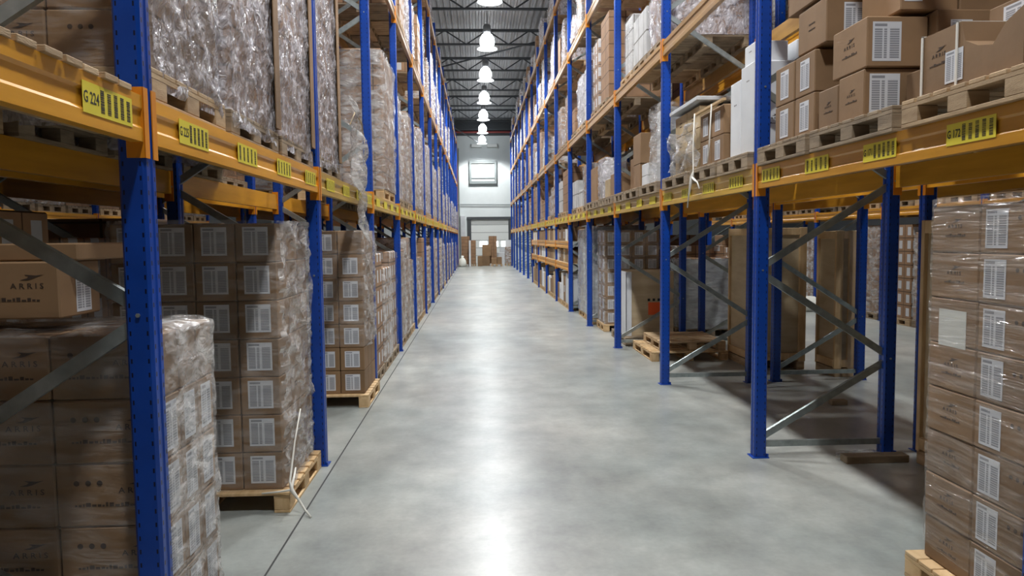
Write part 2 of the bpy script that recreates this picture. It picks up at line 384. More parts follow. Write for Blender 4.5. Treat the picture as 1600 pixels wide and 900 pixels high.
# ------------------------------------------------------------------ roof trusses
TX0,TX1=-13.9,18.9
def truss_meshes():
    a=MB().box(TX0,TX1,-.05,.05,.5,.6).mesh('top_chord',M['truss'])
    b=MB().box(TX0,TX1,-.05,.05,0,.07).mesh('bottom_chord',M['truss'])
    mb=MB(); x=TX0; k=0
    while x<TX1-.8:
        mb.bar((x,0,.04 if k%2 else .55),(x+.8,0,.55 if k%2 else .04),.045); x+=.8; k+=1
    return a,b,mb.mesh('web',M['truss'])
TM=truss_meshes()
ty=[23.8+4.25*k for k in range(-5,7)]+[23.8-4.25*6]
ty=sorted(y for y in ty if y>-3)
for k,y in enumerate(ty):
    t=empty('roof_truss',(0,y,9.0))
    for nm,me in zip(('top_chord','bottom_chord','web'),TM): mobj(nm,me,t)
    tag(t,f'dark steel roof truss spanning the hall, {ORD[k+1]} of the row from the camera','truss','roof trusses')
for k,(a,b) in enumerate((((-2.2,17,9.1),(2.6,22,9.1)),((-2.4,33,9.1),(3.2,27,9.1)),((-2.2,44,8.9),(.1,48.5,8.1)))):
    o=mobj('roof_brace',MB().tube([a,b],.035).mesh('roof_brace',M['truss'])); tag(o,f'thin dark diagonal rod under the roof, {ORD[k+1]} from the camera','rod')

# ------------------------------------------------------------------ high bay lamps
def make_lamp():
    t=empty('high_bay_lamp',(0,0,0))
    mobj('reflector',MB().lathe([(.1,.26),(.17,.21),(.225,.11),(.245,.0),(.23,-.1),(.19,-.16)],20).mesh('reflector',M['lit'],True),t)
    mobj('skirt',MB().lathe([(.19,-.16),(.33,-.235),(.335,-.245),(.19,-.175)],20).mesh('skirt',M['lit2'],True),t)
    mobj('bulb',MB().lathe([(.001,-.12),(.07,-.1),(.1,-.02),(.08,.06),(.03,.14)],12).mesh('bulb',M['lit'],True),t)
    mobj('housing',MB().lathe([(.001,.56),(.1,.55),(.13,.5),(.13,.32),(.12,.28),(.001,.28)],16).mesh('housing',M['housing'],True),t)
    mobj('hanging_cable',MB().tube([(0,0,.55),(0,0,1.57)],.01,6).mesh('hanging_cable',M['truss']),t)
    return t
lamp0=make_lamp(); LK=list(lamp0.children)
first=True
for aisle,xc in (('centre',.43),('left',-5.3),('right',6.2)):
    for k,y in enumerate(LAMP_Y):
        if aisle!='centre' and (y>36 or y<(8 if aisle=='left' else 3)): continue
        if first: o=lamp0; first=False
        else:
            o=lamp0.copy(); COL.objects.link(o)
            for c in LK: c2=c.copy(); COL.objects.link(c2); c2.parent=o
        o.location=(xc,y,LAMP_H)
        place='the aisle' if aisle=='centre' else f'the neighbouring {aisle} aisle'
        tag(o,f'high bay lamp over {place}, overhead, {ORD[k+1]} of the row' if y<14 else f'glowing high bay lamp over {place}, {ORD[k-LAMP_Y.index(19.7)+1]} of those ahead','lamp','high bay lamps over '+place)
        ld=bpy.data.lights.new('lamp_light','SPOT'); ld.energy=LAMP_W*{'centre':1,'left':.12,'right':.6}[aisle]; ld.color=LAMP_COL
        ld.spot_size=math.radians(142); ld.spot_blend=.35; ld.shadow_soft_size=.22
        lo=bpy.data.objects.new('lamp_light',ld); COL.objects.link(lo); lo.parent=o; lo.location=(0,0,-.27)

# ------------------------------------------------------------------ racking
PH=8.15
L1,L2L,L3L=2.05,4.95,7.54          # beam undersides, left rack
R2,R3,R4=3.71,5.67,7.556           # beam undersides, right rack (lowest as left)
BH=.16
RZ={'right':2.56,'left':2.63}
POST_POLY=[(-.0475,-.035),(-.037,-.045),(.037,-.045),(.0475,-.035),(.0475,-.013),(.043,-.006),(.043,.006),(.0475,.013),(.0475,.035),(.037,.045),(-.037,.045),(-.0475,.035),(-.0475,.013),(-.043,.006),(-.043,-.006),(-.0475,-.013)]
def post_mesh(): return MB().prism(POST_POLY,'z',.006,PH).mesh('post',M['blue'])
PM=post_mesh()
FOOT=MB().box(-.065,.065,-.06,.06,0,.006).box(.05,.062,-.05,-.03,.006,.03).mesh('foot_plate',M['blue_plain'])
BOLT=MB().prism([(.008*math.cos(t*math.pi/3),.008*math.sin(t*math.pi/3)) for t in range(6)],'y',-.008,0).mesh('bolt',M['galv'])
def frame_proto(sgn):                # sgn: direction from the front post to the back post
    t=empty('upright_frame')
    xs=(sgn*.0475, sgn*(1.1-.0475))
    for x in xs:
        mobj('post',PM,t,(x,.045,0)); mobj('foot_plate',FOOT,t,(x,.045,0))
    mobj('horizontal_brace',MB().bar((xs[0],.045,.1),(xs[1],.045,.1),.03,.045).mesh('horizontal_brace',M['galv']),t)
    z=.12; k=0
    zs=[.12,.75,1.44,2.1,2.8,3.5,4.2,4.9,5.6,6.3,7.0,7.6]
    for k in range(len(zs)-1):
        a=(xs[k%2],.045,zs[k]+.02); b=(xs[(k+1)%2],.045,zs[k+1]-.02)
        mobj('diagonal_brace',MB().bar(a,b,.028,.05).mesh('diagonal_brace',M['galv']),t)
        mobj('bolt',BOLT,t,(xs[(k+1)%2],.001,zs[k+1]))
    return t
PROTO={}
def frame(side,x,y,sgn,label,group):
    key=sgn
    if key not in PROTO:
        PROTO[key]=frame_proto(sgn); KIDS[PROTO[key].name]=list(PROTO[key].children); o=PROTO[key]
    else:
        o=PROTO[key].copy(); COL.objects.link(o)
        for c in KIDS[PROTO[key].name]: c2=c.copy(); COL.objects.link(c2); c2.parent=o
    o.location=(x,y,0); tag(o,label,'rack frame',group); return o
BL=2.8-.09
def beam_mesh(sgn,mk='orange'):  # front face towards -sgn*x, length along y from 0 to BL, underside z=0; sgn=+1 -> front face at x=0 and body towards +x
    s=sgn
    prof=[(0,0),(0,.045),(.008,.055),(.008,.105),(0,.115),(0,BH),(.045,BH),(.045,0)]
    return MB().prism([(s*a,b) for a,b in prof],'y',0.004,BL-.004).mesh('beam',M[mk])
BMESH={(s,m):beam_mesh(s,m) for s in (1,-1) for m in ('orange','orange_sheen','ochre')}
def conn_mesh(sgn,end):
    mb=MB(); s=sgn
    def bx(x0,x1,*a): mb.box(min(s*x0,s*x1),max(s*x0,s*x1),*a)
    if end==0: bx(-.006,.06,.001,.005,-.055,.19); bx(-.006,-.002,-.03,.005,-.055,.19)
    else: bx(-.006,.06,BL-.005,BL-.001,-.055,.19); bx(-.006,-.002,BL-.005,BL+.03,-.055,.19)
    return mb.mesh('end_connector',M['orange_deep'])
CM={(s,e):conn_mesh(s,e) for s in (1,-1) for e in (0,1)}
# sticker print: a code number followed by five barcode blocks
def text_mb(txt,size,font_w=1.0,name='print'):
    cu=bpy.data.curves.new(name,'FONT'); cu.body=txt; cu.size=size; cu.align_x='CENTER'; cu.align_y='CENTER'; cu.resolution_u=2; cu.extrude=.0004
    cu.offset=size*.012
    o=bpy.data.objects.new('tmp',cu); COL.objects.link(o)
    dg=bpy.context.evaluated_depsgraph_get(); me=bpy.data.meshes.new_from_object(o.evaluated_get(dg))
    vs=[(v.co.x*font_w,v.co.y,v.co.z) for v in me.vertices]; fs=[tuple(p.vertices) for p in me.polygons]
    bpy.data.objects.remove(o); bpy.data.curves.remove(cu); bpy.data.meshes.remove(me)
    return vs,fs
def add_vf(mb,vf,dx=0,dy=0,dz=0):
    i=len(mb.v)
    for v in vf[0]: mb.v.append((v[0]+dx,v[1]+dy,v[2]+dz))
    for f in vf[1]: mb.f.append(tuple(i+q for q in f)); mb.uv.append([(0,0)]*len(f))
def code_mesh(txt):
    mb=MB()
    if txt: add_vf(mb,text_mb(txt,.05,.72),-.105,0,0)
    x=-.045 if txt else -.13
    rr=random.Random(3); 
    n=5
    for k in range(n):
        cx=(-.04 if txt else -.12)+k*(.042 if txt else .06)
        y=-.034
        while y<.034:
            h=rr.choice([.0015,.0025,.004]); mb.box(cx-.011,cx+.011,y,y+h,-.0002,.0004); y+=h+rr.choice([.0015,.0025])
    return mb.mesh('printed_code',M['ink'])
STK=MB().box(-.155,.155,-.047,.047,0,.0012).mesh('location_sticker',M['yellow'])
CODES={}
def beam(x,y,z,sgn,label,group,stickers=None,conn=True,mk='orange'):
    t=empty('rack_rail',(x,y+.09,z))
    mobj('beam_body',BMESH[(sgn,mk)],t)
    if conn:
        for e in (0,1): mobj('end_connector',CM[(sgn,e)],t)
    if stickers:
        for k,txt in enumerate(stickers):
            if txt is None: continue
            s=mobj('location_sticker',STK,t)
            face_place(s,'aisleR' if sgn>0 else 'aisleL',0,0,0,(-sgn*.001,.37+.7*k,.085))
            if txt!='':
                tt=txt if txt!='-' else ''
                if tt not in CODES: CODES[tt]=code_mesh(tt)
                c=mobj('printed_code',CODES[tt],s); c.location=(0,0,.0014)
    tag(t,label,'rack rail',group)
    return t
NB=15
def levels(side): return [L1,R2,R3,R4] if side=='right' else [L1,L2L,L3L]
LVN=['lowest','second','third','top']
for side,xf,sgn in (('right',2.1,1),('left',-1.16,-1)):
    z0=RZ[side]
    for n in range(0,NB+1):
        frame(side,xf,z0+2.8*n,sgn,f'blue upright rack frame at the {side} of the aisle, {ORD[n+1]} from the camera',f'upright frames of the {side} rack')
    for li,z in enumerate(levels(side)):
        for n in range(-1,NB):
            if li and n<0: continue
            y=z0+2.8*n
            st=None
            if li==0:
                if side=='right': st={-1:[None,None,None,'-'],0:['G 172','G 171','-','-'],1:['-']*4}.get(n)
                else: st={-1:[None,None,'-','G 224'],0:['G 225','-','-','-'],1:['-']*4}.get(n)
                if side=='right' and n==0: st=['G 172','G 171','-','-']
                if st is None and n<9: st=['']*4
                # the row is read from the camera on: stickers start about 40 cm from the frame
            beam(xf,y,z,sgn,f'orange rack beam on the aisle face, {side} rack, {LVN[li]} level, {"nearest" if n<0 else ORD[n+1]} bay',f'aisle beams of the {side} rack',st,mk='orange_sheen' if li else ('ochre' if n>0 else 'orange'))
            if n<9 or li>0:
                beam(xf+sgn*1.1,y,z,-sgn,f'orange rack beam at the back, {side} rack, {LVN[li]} level, {"nearest" if n<0 else ORD[n+1]} bay',f'back beams of the {side} rack',mk='orange_sheen' if li else 'orange')
# the racks standing back to back with them and the one across the next aisle
for nm,xa,xb,ns,lv in (('rear right',3.42,4.52,range(0,8),[L1,R2,R3]),('rear left',-2.46,-3.56,range(-1,8),[L1,L2L]),('far aisle',7.9,9.0,range(2,9),[L1,R2,R3]),('outer left',-7.0,-8.1,range(-1,7),[L1,L2L])):
    sg=1 if xb>xa else -1; z0=2.6
    for n in ns:
        frame(nm,xa,z0+2.8*n,sg,f'blue upright frame of the {nm} rack, {ORD[n+2]} from the camera',f'upright frames of the {nm} rack')
    for li,z in enumerate(lv):
        for n in list(ns)[:-1]:
            y=z0+2.8*n
            beam(xa,y,z,sg,f'orange beam of the {nm} rack, near side, {LVN[li]} level, {ORD[n+2]} bay',f'beams of the {nm} rack')
            beam(xb,y,z,-sg,f'orange beam of the {nm} rack, far side, {LVN[li]} level, {ORD[n+2]} bay',f'beams of the {nm} rack')
# low extra shelves of the right rack
for n in (5,6,7,8):
    for li,z in enumerate((.93,1.45)):
        y=RZ['right']+2.8*n
        beam(2.1,y,z,1,f'orange beam of the {["lower","upper"][li]} low picking shelf, right rack, {ORD[n+1]} bay','beams of the low picking shelves')
        o=mobj('shelf_board',MB().box(2.11,3.15,y+.1,y+2.79,z+BH,z+BH+.018).mesh('shelf_board',M['ply']))
        tag(o,f'board of the {["lower","upper"][li]} low picking shelf, right rack, {ORD[n+1]} bay','shelf','boards of the low picking shelves')
# slatted deck of the nearest left bay
t=empty('slatted_deck',(-1.71,0,L1+BH)); SL=MB().box(-.56,.56,0,.085,0,.02,.002).mesh('slat',M['wood'])
for k in range(24): mobj('slat',SL,t,(R.uniform(-.006,.006),.02+k*.106,0.0005))
tag(t,'row of bare pine slats lying across the nearest left rack beams','shelf deck')

# ------------------------------------------------------------------ pallets
PZ=.13
PCACHE={}
def pallet_parts(dx,dy,front,mt):
    """front: 'x' deck boards run along x."""
    parts=[]
    H=PZ
    nb=7 if dy<1 else 8
    wv=.1; gap=(dy-nb*wv)/(nb-1) if nb>1 else 0
    db=MB().box(-dx/2,dx/2,0,wv,H-.02,H,.003).mesh('deck_board',mt)
    for k in range(nb): parts.append(('deck_board',db,(0,-dy/2+k*(wv+gap),0)))
    st=MB().box(0,.1,-dy/2,dy/2,H-.038,H-.0205).mesh('stringer_board',mt)
    for x in (-dx/2,-.05,dx/2-.1): parts.append(('stringer_board',st,(x,0,0)))
    bl=MB().box(0,.1,0,.13,.0185,H-.0385,.003).mesh('block',mt)
    for x in (-dx/2,-.05,dx/2-.1):
        for y in (-dy/2,-.065,dy/2-.13): parts.append(('block',bl,(x,y,0)))
    bb=MB().box(0,.1,-dy/2,dy/2,0,.018,.002).mesh('bottom_board',mt)
    for x in (-dx/2,-.05,dx/2-.1): parts.append(('bottom_board',bb,(x,0,0)))
    return parts
def pallet(x0,x1,y0,y1,z,label,group,mt='wood',detail=True,rz=0):
    dx,dy=round(x1-x0,2),round(y1-y0,2); key=(dx,dy,mt,detail)
    if key not in PCACHE:
        pr=pallet_parts(dx,dy,'x',M[mt])
        if not detail:
            mb=MB()
            for nm,me,loc in pr:
                add_vf(mb,([tuple(v.co) for v in me.vertices],[tuple(p.vertices) for p in me.polygons]),*loc)
            pr=mb.mesh('pallet',M[mt])
        PCACHE[key]=pr
    pr=PCACHE[key]; loc=((x0+x1)/2,(y0+y1)/2,z)
    if detail:
        t=empty('wooden_pallet',loc)
        for nm,me,l in pr: mobj(nm,me,t,l)
    else: t=mobj('wooden_pallet',pr,loc=loc)
    t.rotation_euler.z=rz
    tag(t,label,'pallet',group); return t

# ------------------------------------------------------------------ cartons
BODY={}; LAB={}; PRN={}
def body_mesh(w,d,h,mt):
    k=(round(w,3),round(d,3),round(h,3),mt)
    if k not in BODY: BODY[k]=MB().box(-w/2,w/2,-d/2,d/2,-h/2,h/2,.006).mesh('carton',M[mt])
    return BODY[k]
BRANDV=None
def print_mesh(w,h,kind):
    """black print on a board face of w x h: three round marks, flying bird over the maker's name, small print"""
    k=(round(w,2),round(h,2),kind)
    if k in PRN: return PRN[k]
    mb=MB(); s=min(w/.42,h/.24)
    def disc(cx,cy,r):
        mb.prism([(cx+r*math.cos(t*math.pi/5),cy+r*math.sin(t*math.pi/5)) for t in range(10)],'z',0,.0006)
    def bird(cx,cy,q):
        pts=[(-.05,-.012),(-.02,-.004),(-.012,.004),(-.03,.012),(-.002,.01),(.018,.008),(.05,.012),(.02,.001),(.004,-.006),(-.018,-.012)]
        mb.prism([(cx+a*q,cy+b*q) for a,b in pts],'z',0,.0006)
    if kind in ('full','dots'):
        cx=-.13*s if kind=='full' else -.05*s
        for j in range(3): disc(cx+j*.045*s,.05*s,.0115*s)
    if kind in ('full','name'):
        cx=.1*s if kind=='full' else 0
        bird(cx+.02*s,.055*s,s*.95)
        add_vf(mb,text_mb('A R R I S',.032*s,1.15),cx,.018*s,0)
    if kind in ('full','name'):
        rr=random.Random(4); x=-.14*s if kind=='full' else -.09*s; e=.15*s if kind=='full' else .09*s
        while x<e:
            a=rr.uniform(.006,.02)*s; mb.box(x,x+a,-.045*s,-.045*s+rr.uniform(.006,.018)*s,0,.0006); x+=a+.005*s
    if kind=='small':
        rr=random.Random(6)
        for r in range(2):
            x=-.06*s
            while x<.06*s:
                a=rr.uniform(.005,.014)*s; mb.box(x,x+a,(.03-.05*r)*s,(.042-.05*r)*s,0,.0006); x+=a+.004*s
    PRN[k]=mb.mesh('printed_marks',M['inkb']); return PRN[k]
def lab_mesh(w,h):
    k=(round(w,3),round(h,3))
    if k not in LAB:
        mb=MB(); mb.quad((-w/2,-h/2,.001),(w/2,-h/2,.001),(w/2,h/2,.001),(-w/2,h/2,.001)); mb.box(-w/2,w/2,-h/2,h/2,0,.0009)
        for q in range(1,7): mb.uv[q]=[(0,0)]*4
        LAB[k]=mb.mesh('shipping_label',M['label'])
    return LAB[k]
def carton(x0,x1,y0,y1,z0,z1,label,group=None,feats=(),mt='carton',name='carton',rz=0,tape=None):
    """feats: list of (face, kind, u, v, w, h)"""
    W,D,H=x1-x0,y1-y0,z1-z0
    o=mobj(name,body_mesh(W,D,H,mt)); o.location=((x0+x1)/2,(y0+y1)/2,(z0+z1)/2); o.rotation_euler.z=rz
    for face,kind,u,v,fw_,fh in feats:
        at={'front':(0,-D/2,0),'aisleL':(W/2,0,0),'aisleR':(-W/2,0,0)}[face]
        if kind=='label': c=mobj('shipping_label',lab_mesh(fw_,fh),o); c['label']='white shipping label'
        elif kind=='paper': c=mobj('paper_sheet',MB().box(-fw_/2,fw_/2,-fh/2,fh/2,0,.001).mesh('paper_sheet',M['paper']),o); c['label']='white paper sheet'
        elif kind=='tape': c=mobj('parcel_tape',MB().box(-fw_/2,fw_/2,-fh/2,fh/2,0,.0006).mesh('parcel_tape',M['tape']),o)
        elif kind=='red': c=mobj('orange_sticker',MB().box(-fw_/2,fw_/2,-fh/2,fh/2,0,.001).mesh('orange_sticker',M['red']),o)
        else: c=mobj('printed_marks',print_mesh(fw_,fh,kind),o)
        face_place(c,face,u,v,.0007,at)
    tag(o,label,'carton',group); return o
def grid_stack(x0,x1,y0,y1,z0,nx,ny,nz,h,side,where,group,front,aisle,topfull=False,mt='carton',extra=None,lean=0):
    """a block of cartons: outer shell towards the camera and the aisle, every carton its own"""
    w,d=(x1-x0)/nx,(y1-y0)/ny
    for k in range(nz):
        for i in range(nx):
            for j in range(ny):
                ai = (i==nx-1) if side=='left' else (i==0)
                if not (j==0 or ai or (topfull and k==nz-1)): continue
                fe=[]
                if j==0: fe+=[('front',)+tuple(f) for f in front(i,k)]
                if ai: fe+=[('aisleL' if side=='left' else 'aisleR',)+tuple(f) for f in aisle(j,k)]
                a=(nx-i) if side=='left' else (i+1)
                gx=R.uniform(0,.004); lx=lean*(k/max(1,nz-1))
                gy=R.uniform(0,.004)
                nz_=nz-k
                row='top' if nz_==1 else ('bottom' if k==0 else ORD[nz_])
                carton(x0+i*w+gx+lx,x0+(i+1)*w-.004+lx,y0+j*d+gy,y0+(j+1)*d-.004,z0+k*h+.0008,z0+(k+1)*h-.002,
                    f'{where}, {row} row, {ORD[a]} from aisle, {ORD[j+1]} deep',group,fe,mt)

# ------------------------------------------------------------------ stretch film
def wrap_mesh(dx,dy,h,amp,res,seed,flare=0,top=False):
    """film drawn round a block: four sides with rounded corners, crumpled"""
    mb=MB(); per=[]; r=.03
    hx,hy=dx/2,dy/2
    def seg(a,b,L):
        n=max(2,int(L/res)); return [(a[0]+(b[0]-a[0])*t/n,a[1]+(b[1]-a[1])*t/n) for t in range(n)]
    pts=seg((hx,-hy+r),(hx,hy-r),2*hy)+seg((hx,hy-r),(hx-r,hy),r)+seg((hx-r,hy),(-hx+r,hy),2*hx)+seg((-hx+r,hy),(-hx,hy-r),r)+seg((-hx,hy-r),(-hx,-hy+r),2*hy)+seg((-hx,-hy+r),(-hx+r,-hy),r)+seg((-hx+r,-hy),(hx-r,-hy),2*hx)+seg((hx-r,-hy),(hx,-hy+r),r)
    nz=max(3,int(h/res)); n=len(pts)
    for k in range(nz+1):
        z=h*k/nz
        for (x,y) in pts:
            L=math.hypot(x,y); nx,ny=x/L,y/L
            if abs(x)>=hx-1e-4: nx,ny=math.copysign(1,x),0
            elif abs(y)>=hy-1e-4: nx,ny=0,math.copysign(1,y)
            p=Vector((x*3+seed*7,y*3,z*3))
            q=abs(noise.noise(p))*.6+abs(noise.noise(Vector((x*9+z*6,y*9+z*7,z*16+seed))))*.6
            q+=.45*max(0,math.sin((z*14+(x+y)*9)+3*noise.noise(p)))**6
            a=amp*q
            if k==nz and top: a=-.05
            mb.v.append((x+nx*a,y+ny*a,z+(.012*noise.noise(p*3) if k in (0,nz) else 0)))
    for k in range(nz):
        for j in range(n):
            a=k*n+j; b=k*n+(j+1)%n
            mb.f.append((a,b,b+n,a+n)); mb.uv.append(((0,0),(1,0),(1,1),(0,1)))
    if top:
        c=len(mb.v); mb.v.append((0,0,h-.01))
        for j in range(n):
            mb.f.append((nz*n+j,nz*n+(j+1)%n,c)); mb.uv.append(((0,0),(1,0),(1,1)))
    return mb
def wrap(x0,x1,y0,y1,z0,z1,mt,label,amp=.02,res=.03,seed=1,gap=.008,top=False,cat='plastic wrap',group=None,name='stretch_film',front=None):
    me=wrap_mesh(x1-x0+2*gap,y1-y0+2*gap,z1-z0,amp,res,seed,top=top).mesh('stretch_film',M[mt],True)
    if front:
        me.materials.append(M[front])
        for p in me.polygons:
            if p.normal.y<-.6: p.material_index=1
    o=mobj(name,me,loc=((x0+x1)/2,(y0+y1)/2,z0)); tag(o,label,cat,group); return o
# wrapped loads: block of stacked boards in film, used along the racks
LOADS={}
def load_proto(h,kind,filmk,seed,dx=1.0,dy=.76):
    key=(h,kind,filmk,dx,dy)
    if key in LOADS: return LOADS[key]
    body=MB().box(-dx/2,dx/2,-dy/2,dy/2,0,h,.01)
    bm=body.mesh('stacked_boxes',M[kind])
    fm=None
    if filmk: fm=wrap_mesh(dx+.03,dy+.03,h*(.99),.035,.07,seed).mesh('stretch_film',M[filmk],True)
    LOADS[key]=(bm,fm); return LOADS[key]
def load(x,y,z,h,kind,filmk,label,group,seed=1,dx=1.0,dy=.76):
    bm,fm=load_proto(h,kind,filmk,seed,dx,dy)
    t=mobj('wrapped_load' if filmk else 'stacked_load',bm,loc=(x,y,z))
    if fm: mobj('stretch_film',fm,t)
    tag(t,label,'pallet load',group); return t

# ================================================================== goods, left side, floor
DK=L1+BH+.001     # deck level of the lowest shelf
ST=DK+PZ          # top of a pallet standing there
g='cartons of the wrapped stack behind the nearest left post'
pallet(-2.43,-1.17,2.75,3.34,0,'pine pallet under the wrapped stack behind the nearest left post','near floor pallets')
grid_stack(-2.41,-1.2,2.765,3.31,PZ,3,3,5,.245,'left','brown carton, wrapped low stack by nearest left post',g,
    lambda i,k:[('full',0,0,.40,.24)], lambda j,k:[('label',0,0,.11,.19)] if k<4 else [], topfull=True)
wrap(-2.41,-1.2,2.765,3.31,.11,1.375,'film_mid','crumpled clear film round the low stack behind the nearest left post',amp=.022,res=.022,seed=2,front='film_clear',top=True)
carton(-2.02,-1.6,2.85,3.15,1.41,1.63,'brown carton lying on top of the low wrapped stack at the left',None,[('front','full',0,0,.41,.22),('aisleL','label',0.02,-.01,.11,.17)])
carton(-2.43,-2.04,2.86,3.2,1.41,1.63,'brown carton at far left on top of the low wrapped stack',None,[('front','full',0,0,.39,.22)])
carton(-2.3,-1.55,2.9,3.3,1.632,1.70,'flat brown carton laid over the two on the low wrapped stack',None,[])
# stack with labels turned to the camera
pallet(-2.28,-1.19,4.5,5.41,0,'pine pallet under the tall labelled stack at second left post','near floor pallets','wood_new')
grid_stack(-2.25,-1.24,4.56,5.34,PZ,4,3,7,.24,'left','brown carton, tall labelled stack at second left post','cartons of the tall labelled left stack',
    lambda i,k:[('label',.0,.01,.155,.175)], lambda j,k:[('small',0,0,.2,.2)])
wrap(-2.25,-1.24,4.56,5.34,.14,1.83,'film_mid','loose crumpled film round the tall labelled stack at left',amp=.045,res=.025,seed=5,front='film_clear')
pallet(-2.2,-1.12,7.33,8.2,0,'pine pallet under the labelled stack before the third left post','near floor pallets','wood_new')
grid_stack(-2.16,-1.16,7.4,8.17,PZ,4,3,7,.238,'left','brown carton, labelled stack before third left post','cartons of the second labelled left stack',
    lambda i,k:[('label',.0,.0,.15,.165)] if k<6 or i<3 else [], lambda j,k:[])
wrap(-2.16,-1.16,7.4,8.17,.62,1.8,'film_mid','shiny torn film round the labelled stack before third left post',amp=.05,res=.03,seed=8,front='film_clear')
# knotted white strap hanging from the pallet corner to the floor
mb=MB(); mb.tube([(-1.17,4.75,.6),(-1.18,4.62,.42),(-1.185,4.49,.2),(-1.17,4.47,.155),(-1.13,4.46,.1),(-1.08,4.44,.03),(-1.04,4.4,.006)],[.004,.006,.007,.014,.008,.007,.006],6)
mb.tube([(-1.36,4.49,.13),(-1.25,4.485,.14),(-1.17,4.47,.155),(-1.18,4.62,.25)],[.005,.006,.011,.005],6)
tag(mobj('strap_end',mb.mesh('strap_end',M['strap'],True)),'knotted white strap trailing from the pallet corner onto the floor','strap')

# ------------------------------------------------------------------ left, lowest shelf
pallet(-2.3,-1.18,2.76,3.54,DK,'pine pallet of the nearest wrapped load on the left shelf','shelf pallets at left','wood')
grid_stack(-2.28,-1.2,2.78,3.52,ST,3,2,8,.212,'left','brown carton, nearest wrapped load on left shelf','cartons of the nearest shelf load at left',
    lambda i,k:[('full',0,0,.36,.2)] if (i+k)%2 else [('dots',-.05,0,.36,.2)], lambda j,k:[])
wrap(-2.28,-1.2,2.78,3.52,ST-.07,ST+1.72,'film_cloudy','thick shiny film round the nearest load on the left shelf',amp=.03,res=.02,seed=3,front='film_clear')
for k,(y0,y1,h) in enumerate(((3.62,4.46,1.8),(4.54,5.38,1.75),(5.58,6.42,1.7))):
    pallet(-2.28,-1.18,y0,y1,DK,f'pine pallet of the {ORD[k+2]} wrapped load on the left shelf','shelf pallets at left','wood_old')
    t=mobj('wrapped_load',MB().box(-.54,.54,-(y1-y0)/2+.02,(y1-y0)/2-.02,0,h,.01).mesh('stacked_boxes',M['load_plain']),loc=(-1.74,(y0+y1)/2,ST))
    mobj('stretch_film',wrap_mesh(1.1,y1-y0-.02,h+.06,.032,.02,20+k).mesh('stretch_film',M['film_cloudy'],True),t,(0,0,-.08))
    mobj('corner_board',MB().box(.575,.581,(y1-y0)/2-.1,(y1-y0)/2-.01,.02,h).box(.5,.581,(y1-y0)/2-.01,(y1-y0)/2-.004,.02,h).mesh('corner_board',M['carton']),t)
    tag(t,f'tall load in shiny crumpled film, {ORD[k+2]} from the camera on the left shelf','pallet load','wrapped loads on the left shelf')
# torn sheet of film blowing off the shelf edge
def sheet(name,pts_rows,mt,label):
    mb=MB(); nr=len(pts_rows); nc=len(pts_rows[0])
    for r_ in pts_rows:
        for p in r_: mb.v.append(tuple(p))
    for a in range(nr-1):
        for b in range(nc-1):
            i=a*nc+b; mb.f.append((i,i+1,i+nc+1,i+nc)); mb.uv.append(((0,0),(1,0),(1,1),(0,1)))
    o=mobj(name,mb.mesh(name,M[mt],True))
    sm=o.modifiers.new('thickness','SOLIDIFY'); sm.thickness=.003
    tag(o,label,'plastic wrap'); return o
rows=[]
for a in range(26):
    t_=a/25; row=[]
    for b in range(18):
        s_=b/17; y=6.42+.75*s_*(1-.35*t_)+.35*t_; z=2.95-.35*s_-.95*t_*(.75+.25*s_)
        row.append((-1.09+.05*math.sin(9*s_+5*t_)+.04*noise.noise(Vector((s_*5,t_*6,2))),y,z))
    rows.append(row)
sheet('torn_film',rows,'film_mid','torn sheet of clear film hanging off the left shelf edge')
mb=MB(); mb.tube([(-1.14,6.75,2.75),(-1.12,6.95,2.9),(-1.1,7.2,2.82),(-1.1,7.38,2.6),(-1.12,7.42,2.35)],.006,6)
tag(mobj('loose_cord',mb.mesh('loose_cord',M['carton_yel'],True)),'thin loose cord looping beside the torn film','cord')

# ------------------------------------------------------------------ generic loads in the further bays
def fill(side,nm,li,bay,z,hmax,kinds,films,skip,xc,pal=True,hmin=.6,dx=1.0,z0=None,slots=(0,1,2),group=None):
    for s in slots:
        if R.random()<skip: continue
        h=R.choice([a for a in (.6,.8,1.0,1.2,1.4,1.6,1.75) if hmin<=a<=hmax])
        kind=R.choice(kinds); fl=R.choice(films); dy=.76
        if side=='right' and li>=0 and bay<12:
            h=R.choice([a for a in (.35,.5,.6,.8,1.0,1.2,1.4,1.6) if a<=hmax]); dy=R.choice([.76,.76,.6,.5]); dx=R.choice([1.0,1.0,.7])
        y=z0+2.8*bay+.09+.12+.38+.86*s
        xx=(xc+R.uniform(-.02,.02)) if side!='right' or li<0 else 2.16+dx/2+R.uniform(0,.05)
        lv='floor' if li<0 else LVN[li]+' shelf'
        slot=['near','middle','far'][s]
        look={'load_plain':'brown','load_label':'labelled brown','load_white':'white'}[kind]
        fk={'film_mid':'hazy film ','film_clear':'clear film ','film_cloudy':'shiny film ','film_grey':'grey film ',None:''}[fl]
        load(xx,y,z+(PZ+.001),h,kind,fl,f'{look} {fk}load, {nm} rack, {lv}, {ORD[bay+1]} bay, {slot} slot',f'loads of the {nm} rack on the {lv}',seed=R.randint(1,2),dx=dx,dy=dy)
        if pal: pallet(xc-.52,xc+.52,y-.39,y+.39,z,f'pallet under the load, {nm} rack, {lv}, {ORD[bay+1]} bay, {slot} slot',f'pallets of the {nm} rack on the {lv}',R.choice(['wood','wood_old']),detail=False)
XL=-1.71; XR=2.68
br=['load_plain','load_label']
for n in range(2,NB):          # floor, left
    fill('left','left',-1,n,0,1.6,br,['film_mid','film_clear','film_mid',None],.12,XL,z0=2.63,hmin=1.2)
load(-1.71,9.95,ST,1.75,'load_plain','film_mid','tall brown load in film, third bay of the left shelf, pale boxes','loads left of aisle',dx=1.08,dy=1.25,seed=1)
